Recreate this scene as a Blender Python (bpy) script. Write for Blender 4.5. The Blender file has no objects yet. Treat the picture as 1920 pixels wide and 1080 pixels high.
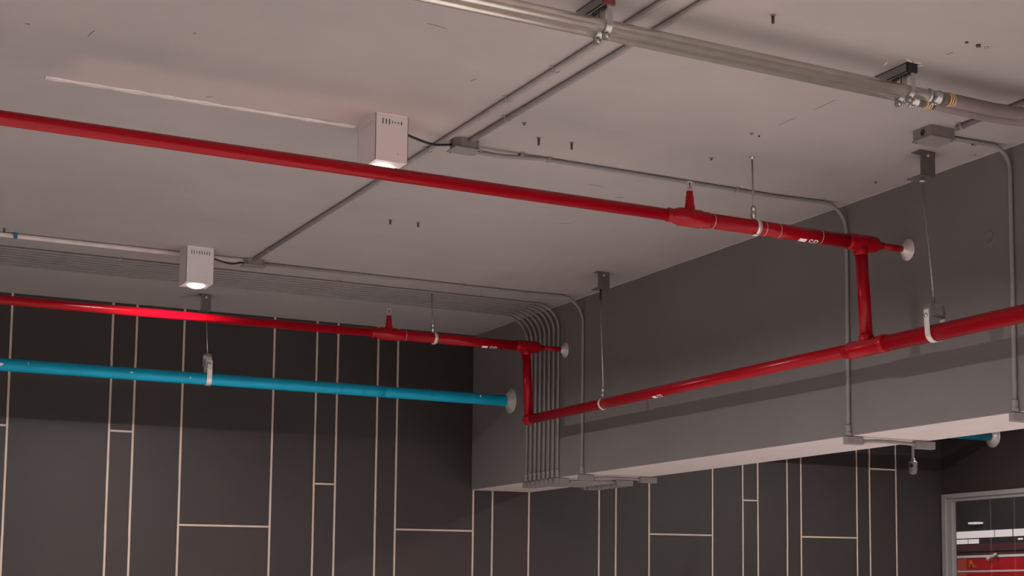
import bpy, bmesh, math, random
from mathutils import Vector, Matrix, Quaternion
random.seed(7)
PI = math.pi
sc = bpy.context.scene
COL = sc.collection

# ------------------------------------------------------------------ camera
cam_d = bpy.data.cameras.new('camera')
cam_d.sensor_width = 36.0
cam_d.lens = 54.73
cam_d.shift_x = -0.1964
cam_d.shift_y = 0.14375
cam_d.clip_start = 0.05
cam = bpy.data.objects.new('camera', cam_d)
COL.objects.link(cam)
yaw, pit, rol = math.radians(31.98), math.radians(5.79), math.radians(-0.11)
fw = Vector((math.sin(yaw)*math.cos(pit), math.cos(yaw)*math.cos(pit), math.sin(pit)))
rt = Vector((math.cos(yaw), -math.sin(yaw), 0))
up = rt.cross(fw)
rt2 = math.cos(rol)*rt + math.sin(rol)*up
up2 = -math.sin(rol)*rt + math.cos(rol)*up
M = Matrix((rt2, up2, -fw)).transposed().to_4x4()
M.translation = Vector((0, 0, 1.55))
cam.matrix_world = M
sc.camera = cam

# ------------------------------------------------------------------ world, exposure
sc.view_settings.view_transform = 'Standard'
sc.view_settings.look = 'None'
sc.view_settings.gamma = 1.0
sc.view_settings.use_curve_mapping = False
sc.view_settings.exposure = 0.36
w = bpy.data.worlds.new('world')
sc.world = w
w.use_nodes = True
bg = w.node_tree.nodes['Background']
bg.inputs[0].default_value = (1.0, 0.94, 0.92, 1)
bg.inputs[1].default_value = 0.15
# low daylight comes in at the open side behind the camera and lies on the floor there
sun_d = bpy.data.lights.new('sun', 'SUN'); sun_d.energy = 5.5; sun_d.angle = 0.02; sun_d.color = (1.0, 0.94, 0.92)
sun = bpy.data.objects.new('sun', sun_d); COL.objects.link(sun)
sun.rotation_euler = Vector((-0.22, 1.0, -0.38)).to_track_quat('-Z', 'Y').to_euler()
LAMP_W = 46.0

CEIL, BOT, XF, XB2, YB, XR = 3.45, 2.303, 4.526, 5.01, 10.6, 9.0

# ------------------------------------------------------------------ materials
def principled(name, col, rough=0.6, metal=0.0, spec=0.5, coat=0.0):
    m = bpy.data.materials.new(name)
    m.use_nodes = True
    b = m.node_tree.nodes['Principled BSDF']
    b.inputs['Base Color'].default_value = (*col, 1)
    b.inputs['Roughness'].default_value = rough
    b.inputs['Metallic'].default_value = metal
    b.inputs['Specular IOR Level'].default_value = spec
    b.inputs['Coat Weight'].default_value = coat
    b.inputs['Coat Roughness'].default_value = 0.15
    return m

def vary(m, col, amt=0.08, scale=2.0, bump=0.0, bscale=60.0, speck=0.0, tint=(1, 1, 1)):
    """paint mottling: base colour wanders a little, plus a fine bump and sparse dark pits"""
    nt = m.node_tree; N = nt.nodes; L = nt.links
    b = N['Principled BSDF']
    tc = N.new('ShaderNodeTexCoord')
    n = N.new('ShaderNodeTexNoise'); n.inputs['Scale'].default_value = scale
    n.inputs['Detail'].default_value = 6; n.inputs['Roughness'].default_value = 0.6
    L.new(tc.outputs['Object'], n.inputs['Vector'])
    r = N.new('ShaderNodeValToRGB')
    r.color_ramp.elements[0].position = 0.3; r.color_ramp.elements[1].position = 0.7
    r.color_ramp.elements[0].color = (*[c*(1-amt) for c in col], 1)
    r.color_ramp.elements[1].color = (*[c*(1+amt)*t for c, t in zip(col, tint)], 1)
    L.new(n.outputs['Fac'], r.inputs['Fac'])
    out = r.outputs['Color']
    if speck:
        v = N.new('ShaderNodeTexVoronoi'); v.inputs['Scale'].default_value = 1.6
        v.inputs['Randomness'].default_value = 1.0
        L.new(tc.outputs['Object'], v.inputs['Vector'])
        lt = N.new('ShaderNodeMath'); lt.operation = 'LESS_THAN'; lt.inputs[1].default_value = speck
        L.new(v.outputs['Distance'], lt.inputs[0])
        mx = N.new('ShaderNodeMix'); mx.data_type = 'RGBA'
        mx.inputs['B'].default_value = (*[c*0.35 for c in col], 1)
        L.new(lt.outputs[0], mx.inputs['Factor']); L.new(out, mx.inputs['A'])
        out = mx.outputs['Result']
    L.new(out, b.inputs['Base Color'])
    if bump:
        n2 = N.new('ShaderNodeTexNoise'); n2.inputs['Scale'].default_value = bscale
        n2.inputs['Detail'].default_value = 4
        L.new(tc.outputs['Object'], n2.inputs['Vector'])
        bp = N.new('ShaderNodeBump'); bp.inputs['Strength'].default_value = bump
        bp.inputs['Distance'].default_value = 0.01
        L.new(n2.outputs['Fac'], bp.inputs['Height'])
        L.new(bp.outputs['Normal'], b.inputs['Normal'])
    return out

GREY = (0.38, 0.345, 0.335)
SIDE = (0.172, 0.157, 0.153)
m_ceil = principled('ceiling_paint', GREY, 0.75, spec=0.3)
cc = vary(m_ceil, GREY, 0.07, 1.6, 0.12, 9.0, speck=0.014, tint=(1.0, 0.985, 0.98))
# the patch of newer, paler paint around the removed conduit
def paint_patch(m, base_out, x0, x1, y0, y1, soft, col, amount):
    nt = m.node_tree; N = nt.nodes; L = nt.links
    tc = N.new('ShaderNodeTexCoord')
    n = N.new('ShaderNodeTexNoise'); n.inputs['Scale'].default_value = 5.0; n.inputs['Detail'].default_value = 3
    L.new(tc.outputs['Object'], n.inputs['Vector'])
    wob = N.new('ShaderNodeVectorMath'); wob.operation = 'SCALE'; wob.inputs['Scale'].default_value = 0.16
    L.new(n.outputs['Color'], wob.inputs[0])
    ad = N.new('ShaderNodeVectorMath'); ad.operation = 'ADD'
    L.new(tc.outputs['Object'], ad.inputs[0]); L.new(wob.outputs[0], ad.inputs[1])
    sx = N.new('ShaderNodeSeparateXYZ'); L.new(ad.outputs[0], sx.inputs[0])
    def edge(sock, a, b):
        mr = N.new('ShaderNodeMapRange'); mr.interpolation_type = 'SMOOTHSTEP'
        mr.inputs['From Min'].default_value = a; mr.inputs['From Max'].default_value = b
        L.new(sock, mr.inputs['Value']); return mr.outputs[0]
    es = [edge(sx.outputs['X'], x0+.08-soft, x0+.08+soft), edge(sx.outputs['X'], x1+.08+soft, x1+.08-soft),
          edge(sx.outputs['Y'], y0+.08-soft, y0+.08+soft), edge(sx.outputs['Y'], y1+.08+.012, y1+.08-.012)]
    o = es[0]
    for e in es[1:]:
        mu = N.new('ShaderNodeMath'); mu.operation = 'MULTIPLY'
        L.new(o, mu.inputs[0]); L.new(e, mu.inputs[1]); o = mu.outputs[0]
    mu = N.new('ShaderNodeMath'); mu.operation = 'MULTIPLY'; mu.inputs[1].default_value = amount
    L.new(o, mu.inputs[0])
    mx = N.new('ShaderNodeMix'); mx.data_type = 'RGBA'; mx.inputs['B'].default_value = (*col, 1)
    L.new(mu.outputs[0], mx.inputs['Factor']); L.new(base_out, mx.inputs['A'])
    L.new(mx.outputs['Result'], N['Principled BSDF'].inputs['Base Color'])
    return mx.outputs['Result']
paint_patch(m_ceil, cc, 0.92, 2.35, 5.74, 6.03, 0.07, (0.47, 0.39, 0.375), 0.9)
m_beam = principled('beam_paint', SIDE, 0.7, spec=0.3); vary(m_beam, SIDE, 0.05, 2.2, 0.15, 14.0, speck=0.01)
m_cond2 = principled('ceiling_conduit_paint', (0.33, 0.295, 0.285), 0.5, spec=0.4); vary(m_cond2, (0.33, 0.295, 0.285), 0.08, 9)
m_soffit_lit = principled('soffit_paint_lit', (0.60, 0.535, 0.525), 0.7, spec=0.3); vary(m_soffit_lit, (0.60, 0.535, 0.525), 0.04, 3, 0.12, 14)  # beam underside lightened: floor bounce put into its colour
m_cond = principled('conduit_paint', (0.235, 0.21, 0.204), 0.5, spec=0.4); vary(m_cond, (0.235, 0.21, 0.204), 0.08, 9)
m_condw = principled('white_conduit', (0.72, 0.65, 0.63), 0.45); vary(m_condw, (0.70, 0.62, 0.60), 0.10, 14)
m_char = principled('charcoal_paint', (0.036, 0.0298, 0.0285), 0.55, spec=0.35); vary(m_char, (0.036, 0.0298, 0.0282), 0.10, 2.5, 0.1, 20)
m_char2 = principled('maroon_grey_paint', (0.045, 0.030, 0.030), 0.55, spec=0.35); vary(m_char2, (0.045, 0.030, 0.030), 0.10, 2.5, 0.1, 20)
m_line = principled('beige_strip', (0.55, 0.42, 0.35), 0.5); vary(m_line, (0.55, 0.43, 0.36), 0.12, 6)
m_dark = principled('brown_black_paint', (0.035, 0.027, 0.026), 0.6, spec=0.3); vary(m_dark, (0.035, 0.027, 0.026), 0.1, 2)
m_floor = principled('floor_concrete', (0.60, 0.55, 0.53), 0.6); vary(m_floor, (0.60, 0.55, 0.53), 0.12, 1.2)
m_red = principled('red_pipe_paint', (0.335, 0.001, 0.008), 0.26, spec=0.25); vary(m_red, (0.335, 0.001, 0.008), 0.06, 7, 0.05, 22)
m_blue = principled('blue_pipe_paint', (0.002, 0.38, 0.60), 0.45, spec=0.3); vary(m_blue, (0.002, 0.38, 0.60), 0.08, 6, 0.05, 40)
m_galv = principled('galvanised_steel', (0.95, 0.89, 0.81), 0.22, metal=0.80); vary(m_galv, (0.95, 0.89, 0.80), 0.10, 12)
m_zinc = principled('zinc_plate', (0.50, 0.50, 0.48), 0.35, metal=0.9); vary(m_zinc, (0.52, 0.51, 0.49), 0.15, 30)
m_rod = principled('threaded_rod', (0.32, 0.28, 0.27), 0.45, metal=0.6); vary(m_rod, (0.32, 0.28, 0.27), 0.2, 60)
m_white = principled('white_enamel', (0.68, 0.63, 0.625), 0.5); vary(m_white, (0.68, 0.63, 0.625), 0.02, 5)
m_strap = principled('pale_strap', (0.72, 0.68, 0.64), 0.35, metal=0.4); vary(m_strap, (0.72, 0.68, 0.64), 0.08, 20)
m_plate = principled('escutcheon_chrome', (0.62, 0.56, 0.55), 0.35, metal=0.45); vary(m_plate, (0.62, 0.56, 0.55), 0.08, 25)
m_black = principled('black_rubber', (0.012, 0.011, 0.011), 0.45); vary(m_black, (0.012, 0.011, 0.011), 0.1, 12)
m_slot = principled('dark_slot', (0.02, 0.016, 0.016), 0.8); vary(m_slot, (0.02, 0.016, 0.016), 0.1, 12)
m_box = principled('junction_box_paint', (0.20, 0.175, 0.168), 0.5); vary(m_box, (0.20, 0.175, 0.168), 0.08, 20)
m_brk = principled('bracket_paint', (0.11, 0.094, 0.09), 0.55); vary(m_brk, (0.11, 0.094, 0.09), 0.1, 20)
m_bolt = principled('bolt_steel', (0.06, 0.045, 0.042), 0.5); vary(m_bolt, (0.06, 0.045, 0.042), 0.2, 60)
m_rust = principled('rust_primer', (0.16, 0.045, 0.04), 0.6); vary(m_rust, (0.16, 0.045, 0.04), 0.15, 30)
m_ring = principled('brass_ring', (0.85, 0.60, 0.36), 0.4, metal=0.5); vary(m_ring, (0.85, 0.60, 0.36), 0.1, 30)
m_flex = principled('flexible_conduit', (0.21, 0.165, 0.16), 0.45); vary(m_flex, (0.21, 0.165, 0.16), 0.1, 14)
m_pw = principled('white_lettering', (0.85, 0.80, 0.78), 0.5); vary(m_pw, (0.85, 0.80, 0.78), 0.03, 30)
m_alu = principled('grey_window_frame', (0.31, 0.295, 0.29), 0.4, metal=0.1); vary(m_alu, (0.31, 0.295, 0.29), 0.05, 10)
m_bclip = principled('blue_clip', (0.02, 0.16, 0.26), 0.4); vary(m_bclip, (0.02, 0.16, 0.26), 0.1, 30)
m_rwall = principled('red_wall_paint', (0.55, 0.010, 0.018), 0.4); vary(m_rwall, (0.55, 0.010, 0.018), 0.08, 3)
m_owall_lit = principled('orange_lit_red', (0.62, 0.10, 0.07), 0.4); vary(m_owall_lit, (0.62, 0.10, 0.07), 0.08, 3)  # end of the red panel, orange light on it put into the colour
m_orange = principled('orange_mark', (0.85, 0.22, 0.02), 0.5); vary(m_orange, (0.85, 0.22, 0.02), 0.1, 20)
m_mar = principled('maroon_paint', (0.10, 0.03, 0.035), 0.5); vary(m_mar, (0.10, 0.03, 0.035), 0.1, 3)

def emissive(name, col, s):
    m = bpy.data.materials.new(name); m.use_nodes = True
    N = m.node_tree.nodes; L = m.node_tree.links
    N.remove(N['Principled BSDF'])
    e = N.new('ShaderNodeEmission'); e.inputs['Strength'].default_value = s
    n = N.new('ShaderNodeTexNoise'); n.inputs['Scale'].default_value = 2
    r = N.new('ShaderNodeValToRGB')
    r.color_ramp.elements[0].color = (*[c*0.93 for c in col], 1); r.color_ramp.elements[1].color = (*col, 1)
    L.new(n.outputs['Fac'], r.inputs['Fac']); L.new(r.outputs['Color'], e.inputs['Color'])
    L.new(e.outputs[0], N['Material Output'].inputs['Surface'])
    return m
m_lens = emissive('lit_lens', (1.0, 0.90, 0.86), 9.0)
m_day = emissive('daylight', (0.92, 0.80, 0.78), 0.72)
m_day2 = emissive('lit_tube', (0.90, 0.85, 0.72), 0.7)
m_glass = bpy.data.materials.new('window_glass'); m_glass.use_nodes = True
_N = m_glass.node_tree.nodes; _L = m_glass.node_tree.links
_b = _N['Principled BSDF']; _b.inputs['Roughness'].default_value = 0.02
_t = _N.new('ShaderNodeBsdfTransparent'); _g = _N.new('ShaderNodeBsdfGlossy'); _g.inputs['Roughness'].default_value = 0.02
_f = _N.new('ShaderNodeFresnel'); _f.inputs['IOR'].default_value = 1.3
_m = _N.new('ShaderNodeMixShader'); _t.inputs[0].default_value = (0.95, 0.95, 0.95, 1)
_L.new(_f.outputs[0], _m.inputs[0]); _L.new(_t.outputs[0], _m.inputs[1]); _L.new(_g.outputs[0], _m.inputs[2])
_L.new(_m.outputs[0], _N['Material Output'].inputs['Surface']); _N.remove(_b)

# ------------------------------------------------------------------ mesh helpers
def box(bm, x0, x1, y0, y1, z0, z1, bev=0.0, mi=0):
    vs = [bm.verts.new((x, y, z)) for x in (x0, x1) for y in (y0, y1) for z in (z0, z1)]
    idx = [(0, 1, 3, 2), (4, 6, 7, 5), (0, 4, 5, 1), (2, 3, 7, 6), (0, 2, 6, 4), (1, 5, 7, 3)]
    fs = [bm.faces.new([vs[i] for i in f]) for f in idx]
    for f in fs: f.material_index = mi
    if bev:
        es = list({e for f in fs for e in f.edges})
        bmesh.ops.bevel(bm, geom=es, offset=bev, segments=2, affect='EDGES', profile=0.5)

def quad(bm, pts, mi=0):
    f = bm.faces.new([bm.verts.new(p) for p in pts]); f.material_index = mi; return f

def frames(pts):
    pts = [Vector(p) for p in pts]
    T = []
    for i in range(len(pts)):
        a = pts[max(i-1, 0)]; b = pts[min(i+1, len(pts)-1)]
        T.append((b-a).normalized())
    n = T[0].orthogonal().normalized()
    out = []
    for i, t in enumerate(T):
        if i:
            q = T[i-1].rotation_difference(t); n = (q @ n).normalized()
        out.append((pts[i], n, t.cross(n).normalized()))
    return out

def tube(bm, pts, r, seg=20, caps=True, smooth=True, mi=0):
    """swept round tube; r may be one radius or one per point"""
    fr = frames(pts)
    rs = r if isinstance(r, (list, tuple)) else [r]*len(fr)
    rings = [[bm.verts.new(p + (n*math.cos(a) + b*math.sin(a))*rr) for a in [2*PI*k/seg for k in range(seg)]]
             for (p, n, b), rr in zip(fr, rs)]
    for A, B in zip(rings, rings[1:]):
        for k in range(seg):
            f = bm.faces.new((A[k], A[(k+1) % seg], B[(k+1) % seg], B[k])); f.smooth = smooth; f.material_index = mi
    if caps:
        for R in (list(reversed(rings[0])), rings[-1]):
            f = bm.faces.new(R); f.material_index = mi

def lathe(bm, o, axis, prof, seg=28, mi=0):
    """prof: (distance along axis, radius) pairs; sharp profile steps keep their edge"""
    o = Vector(o); ax = Vector(axis).normalized()
    tube_pts = [o + ax*d for d, _ in prof]
    n = ax.orthogonal().normalized(); b = ax.cross(n)
    prev = None
    for (d, r) in prof:
        ring = [bm.verts.new(o + ax*d + (n*math.cos(2*PI*k/seg) + b*math.sin(2*PI*k/seg))*max(r, 1e-4)) for k in range(seg)]
        if prev:
            for k in range(seg):
                f = bm.faces.new((prev[k], prev[(k+1) % seg], ring[(k+1) % seg], ring[k])); f.smooth = True; f.material_index = mi
        else:
            bm.faces.new(list(reversed(ring))).material_index = mi
        prev = ring
    bm.faces.new(prev).material_index = mi

def fillet(pts, rad, n=10):
    """round the corners of a polyline"""
    pts = [Vector(p) for p in pts]
    out = [pts[0]]
    for i in range(1, len(pts)-1):
        a, c, b = pts[i-1], pts[i], pts[i+1]
        u = (a-c).normalized(); v = (b-c).normalized()
        th = u.angle(v); t = rad/math.tan(th/2)
        ctr = c + (u+v).normalized()*(rad/math.sin(th/2))
        s = c+u*t - ctr; e = c+v*t - ctr
        q = s.rotation_difference(e)
        for k in range(n+1):
            out.append(ctr + Quaternion().slerp(q, k/n) @ s)
    out.append(pts[-1])
    return out

def catmull(pts, n=10):
    P = [Vector(p) for p in pts]; P = [2*P[0]-P[1]] + P + [2*P[-1]-P[-2]]
    out = []
    for i in range(1, len(P)-2):
        for k in range(n):
            t = k/n; a, b, c, d = P[i-1:i+3]
            out.append(0.5*((2*b) + (c-a)*t + (2*a-5*b+4*c-d)*t*t + (3*b-a-3*c+d)*t**3))
    out.append(P[-2]); return out

def hoop(bm, c, axis, r_in, thick, width, a0=0, a1=2*PI, seg=28, ref=None):
    """flat strap bent round a pipe"""
    c = Vector(c); ax = Vector(axis).normalized()
    n = Vector(ref).normalized() if ref else ax.orthogonal().normalized(); b = ax.cross(n)
    full = abs(a1-a0-2*PI) < 1e-6
    K = seg if full else seg+1
    R = []
    for k in range(K):
        a = a0 + (a1-a0)*k/seg
        d = n*math.cos(a)+b*math.sin(a)
        R.append([bm.verts.new(c + d*rr + ax*s*width/2) for rr, s in ((r_in, -1), (r_in, 1), (r_in+thick, 1), (r_in+thick, -1))])
    for k in range(K if full else K-1):
        A, B = R[k], R[(k+1) % K]
        for j in range(4):
            f = bm.faces.new((A[j], A[(j+1) % 4], B[(j+1) % 4], B[j])); f.smooth = j in (0, 2)
    if not full:
        bm.faces.new(R[0]); bm.faces.new(list(reversed(R[-1])))

def strip(bm, pts, wdir, width, thick, normal_pts=None):
    """flat bar following pts, width along wdir"""
    pts = [Vector(p) for p in pts]; wd = Vector(wdir).normalized()
    R = []
    for i, p in enumerate(pts):
        t = (pts[min(i+1, len(pts)-1)] - pts[max(i-1, 0)]).normalized()
        nn = t.cross(wd).normalized()
        R.append([bm.verts.new(p + wd*a*width/2 + nn*b*thick/2) for a, b in ((-1, -1), (1, -1), (1, 1), (-1, 1))])
    for A, B in zip(R, R[1:]):
        for j in range(4): bm.faces.new((A[j], A[(j+1) % 4], B[(j+1) % 4], B[j]))
    bm.faces.new(list(reversed(R[0]))); bm.faces.new(R[-1])

def obj(name, bm, mats, parent=None, label=None):
    bmesh.ops.recalc_face_normals(bm, faces=bm.faces)
    me = bpy.data.meshes.new(name)
    if parent is not None:
        p = parent; off = Vector((0, 0, 0))
        while p is not None:
            off += p.location; p = p.parent
        bmesh.ops.translate(bm, verts=bm.verts, vec=-off)
    bm.to_mesh(me); bm.free()
    for m in (mats if isinstance(mats, (list, tuple)) else [mats]): me.materials.append(m)
    o = bpy.data.objects.new(name, me); COL.objects.link(o)
    if parent is not None: o.parent = parent
    if label: o['label'] = label
    return o

def tag(o, label, cat, group=None):
    o['label'] = label; o['category'] = cat
    if group: o['group'] = group
    return o

def thing(name, loc, label, cat, group=None):
    o = bpy.data.objects.new(name, None); o.empty_display_size = 0.05
    o.location = loc; COL.objects.link(o)
    return tag(o, label, cat, group)

def struct(name, bm, m, parent=None, label=None):
    o = obj(name, bm, m, parent, label)
    if parent is None: o['kind'] = 'structure'
    return o

def B(): return bmesh.new()

# ------------------------------------------------------------------ setting
bm = B(); box(bm, -9, 9.0, -12, YB+0.2, -0.2, 0.0)
struct('floor', bm, m_floor)
bm = B(); box(bm, -3.2, 9.0, -3.0, YB, CEIL, CEIL+0.25)
ceiling = struct('ceiling', bm, m_ceil)
# plaster streak left where a conduit was taken off the ceiling
bm = B()
N_ = 60
top = []; bot = []
for i in range(N_+1):
    x = 0.868 + (2.045-0.868)*i/N_
    yc = 6.045 - 0.006*i/N_
    wv = 0.013 + 0.004*math.sin(i*0.9) + 0.003*random.uniform(-1, 1) - (0.004 if i > 30 else 0)
    top.append((x, yc-wv)); bot.append((x, yc+wv))
vt = [bm.verts.new((x, y, CEIL-0.004)) for x, y in top]; vb = [bm.verts.new((x, y, CEIL-0.004)) for x, y in bot]
wt = [bm.verts.new((x, y-0.004, CEIL+0.001)) for x, y in top]; wb = [bm.verts.new((x, y+0.004, CEIL+0.001)) for x, y in bot]
for i in range(N_):
    bm.faces.new((vt[i], vt[i+1], vb[i+1], vb[i])); bm.faces.new((wt[i], wt[i+1], vt[i+1], vt[i])); bm.faces.new((vb[i], vb[i+1], wb[i+1], wb[i]))
obj('plaster_streak', bm, m_condw, ceiling, 'whitish filler streak on the ceiling')

# short dark scuffs in the ceiling paint
for a, b, wd in (((1.861, 4.785), (1.939, 4.800), .0016), ((3.512, 5.114), (3.514, 4.995), .0012), ((3.517, 4.871), (3.513, 4.724), .0013), ((3.548, 4.110), (3.549, 4.077), .0022),
              ((3.496, 6.489), (3.536, 6.476), .0035), ((3.277, 6.334), (3.352, 6.344), .0012), ((0.922, 5.511), (0.931, 5.440), .0016), ((3.463, 7.108), (3.560, 7.089), .0012),
              ((0.722, 5.493), (0.732, 5.500), .0050), ((1.433, 5.968), (1.451, 5.948), .0022), ((2.223, 5.260), (2.230, 5.220), .0018), ((1.22, 5.29), (1.226, 5.294), .0050)):
    bm = B(); a = Vector((*a, CEIL-.0006)); b = Vector((*b, CEIL-.0006)); n = (b-a).cross(Vector((0, 0, 1))).normalized()
    mid = a.lerp(b, .5) + n*wd*1.5
    strip(bm, [a, a.lerp(mid, .5), mid, mid.lerp(b, .5), b], n, wd, .0006)
    obj('scuff_mark', bm, m_bolt, ceiling)

# back wall: charcoal panels between thin beige strips
LX = [1.387, 1.996, 2.145, 2.45, 3.056, 3.354, 3.505, 3.80, 3.948, 4.545, 4.697, 4.992, 5.583, 5.73, 6.026, 6.61, 6.90, 7.047, 7.338, 7.479, 8.060, 8.199, 8.486]
HZ = {0: (2.607, 0), 2: (2.607, 1), 4: (2.005, 1), 6: (2.31, 0), 9: (2.005, 1), 15: (2.010, 0), 17: (2.301, 0), 20: (2.014, 0), 22: (2.610, 0)}
xs = [-3.2] + LX + [XR]
bm = B()
for i in range(len(xs)-1):
    a, b = xs[i], xs[i+1]
    if i in HZ:
        z, maroon = HZ[i]
        quad(bm, [(a, YB, 0), (b, YB, 0), (b, YB, z), (a, YB, z)], 1 if maroon else 0)
        quad(bm, [(a, YB, z), (b, YB, z), (b, YB, CEIL), (a, YB, CEIL)], 0)
        lo = max(a, 0.78)
        box(bm, lo+0.008, b-0.008, YB-0.003, YB+0.003, z-0.006, z+0.006, mi=2)
    else:
        quad(bm, [(a, YB, 0), (b, YB, 0), (b, YB, CEIL), (a, YB, CEIL)], 1 if i == 11 else 0)
for x in LX:
    hi = CEIL
    segs = 9; z0 = 0.0
    for k in range(segs):       # hand-taped strip, a touch uneven in width
        z1 = hi*(k+1)/segs; d = random.uniform(-0.0012, 0.0012)
        box(bm, x-0.0065+d, x+0.0065+d*0.5, YB-0.003, YB+0.003, z0, z1, mi=2); z0 = z1
box(bm, -3.2, XR, YB+0.003, YB+0.2, 0, CEIL, mi=0)
struct('wall_back', bm, [m_char, m_char2, m_line])

# ceiling beam
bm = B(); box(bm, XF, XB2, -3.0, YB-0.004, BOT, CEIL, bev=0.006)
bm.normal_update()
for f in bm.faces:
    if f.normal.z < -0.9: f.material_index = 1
beam = struct('ceiling_beam', bm, [m_beam, m_soffit_lit])
bm = B()
lathe(bm, (XF+0.002, 4.985, 3.081), (-1, 0, 0), [(0, .030), (.004, .029), (.0045, .026), (.0030, .024), (.0032, .0)], 24)
obj('plugged_hole', bm, m_beam, beam)
bm = B(); N_ = 160
tube(bm, [(XF-0.001+random.uniform(-.0012, .0012), -2.9+13.45*i/N_, CEIL+random.uniform(-.001, .001)) for i in range(N_+1)], .0065, 8)
obj('sealant_bead', bm, m_ceil, beam, 'thin paler bead along the ceiling joint')

# right wall with its window opening
bm = B()
box(bm, XR, XR+0.12, -3.0, 10.9, 2.41, CEIL)
box(bm, XR, XR+0.12, -3.0, 6.8, 0, 2.41)
box(bm, XR, XR+0.12, 10.585, 10.9, 0, 2.41)
struct('wall_right', bm, m_dark)
bm = B()
for (y0, y1, xo) in ((10.532, 10.585, -0.018), (10.470, 10.532, 0.0), (10.443, 10.470, 0.02)):   # stepped jamb
    box(bm, XR+xo, XR+0.030, y0, y1, 0, 2.41 if xo < 0 else 2.38, bev=0.002)
box(bm, XR-0.018, XR+0.030, 6.8, 10.533, 2.372, 2.41, bev=0.002)
box(bm, XR+0.001, XR+0.030, 6.8, 10.475, 2.343, 2.374, bev=0.002)
box(bm, XR-0.018, XR+0.052, 6.8, 6.86, 0, 2.41, bev=0.002)
win = struct('window_1', bm, m_alu)
bm = B(); box(bm, XR+0.023, XR+0.028, 6.86, 10.45, 0.0, 2.35)
obj('pane', bm, m_glass, win)

# the space seen through the window
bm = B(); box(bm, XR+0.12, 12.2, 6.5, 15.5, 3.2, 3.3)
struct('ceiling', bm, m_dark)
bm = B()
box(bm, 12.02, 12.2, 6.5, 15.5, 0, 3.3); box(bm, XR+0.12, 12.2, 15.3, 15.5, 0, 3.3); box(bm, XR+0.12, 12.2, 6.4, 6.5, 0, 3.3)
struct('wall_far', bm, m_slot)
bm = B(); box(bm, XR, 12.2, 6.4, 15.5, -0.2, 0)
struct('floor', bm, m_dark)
bm = B(); box(bm, 11.96, 12.02, 10.5, 14.6, 1.97, 2.10); box(bm, 11.93, 12.0, 10.5, 14.6, 2.018, 2.03)
struct('trim_1', bm, m_mar)
bm = B()
for a, b in ((12.2, 12.93), (12.945, 13.23), (13.24, 14.4)):
    quad(bm, [(12.005, a, 2.172), (12.005, b, 2.172), (12.005, b, 2.252), (12.005, a, 2.252)])
for a, b in ((13.69, 14.4), (13.50, 13.68)):
    quad(bm, [(12.005, a, 2.108), (12.005, b, 2.108), (12.005, b, 2.160), (12.005, a, 2.160)])
quad(bm, [(12.005, 12.78, 2.13), (12.005, 12.86, 2.13), (12.005, 12.86, 2.15), (12.005, 12.78, 2.15)])
struct('window_2', bm, m_day)
t = thing('red_display_wall', (11.98, 13.0, 0), 'glossy red panel with white stripes seen through the corner window', 'panel')
bm = B(); box(bm, 11.97, 12.01, 10.5, 13.68, 0, 1.945); obj('red_board', bm, m_rwall, t)
bm = B(); box(bm, 11.968, 12.01, 13.68, 14.5, 0, 1.945); obj('end_board', bm, m_owall_lit, t, 'paler, orange-lit end of the panel')
bm = B(); box(bm, 11.955, 12.0, 12.5, 14.5, 1.945, 1.972); obj('white_stripe', bm, m_pw, t)
bm = B(); box(bm, 11.962, 12.0, 12.5, 14.5, 1.782, 1.800); obj('white_stripe', bm, m_pw, t)
bm = B()
box(bm, 11.962, 11.972, 13.575, 13.62, 1.835, 1.915, mi=0); box(bm, 11.962, 11.972, 13.55, 13.60, 1.835, 1.875); box(bm, 11.962, 11.972, 13.51, 13.53, 1.838, 1.85)
obj('orange_mark', bm, m_orange, t)
bm = B(); box(bm, 11.9, 12.0, 13.42, 13.56, 2.328, 2.348); tl = tag(obj('tube_lamp', bm, m_day2), 'small lit white lamp seen high through the corner window', 'lamp')
ld = bpy.data.lights.new('panel_fill_light', 'AREA'); ld.size = 0.8; ld.energy = 32; ld.color = (1.0, 0.93, 0.88)
lo = bpy.data.objects.new('panel_fill_light', ld); COL.objects.link(lo); lo.location = (10.4, 12.6, 3.1)  # unseen area light added to brighten the red panel
lo.rotation_euler = Vector((0.8, 0.35, -0.7)).to_track_quat('-Z', 'Y').to_euler()
t = thing('twin_spotlight', (11.9, 13.17, 1.97), 'two small white spot heads above the red panel behind the window', 'lamp')
for dy, dz, rr in ((0.06, -0.035, .022), (-0.045, 0.0, .018)):
    bm = B(); lathe(bm, (11.93, 13.17+dy, 1.985+dz), (-0.8, 0.1, -0.5), [(0, .008), (.01, rr*.8), (.05, rr), (.052, rr*.8), (.045, 0)], 18); obj('lamp_head', bm, m_pw, t)
bm = B(); box(bm, 11.93, 11.96, 13.13, 13.2, 1.955, 1.995, .003); obj('bracket', bm, m_zinc, t)

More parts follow.
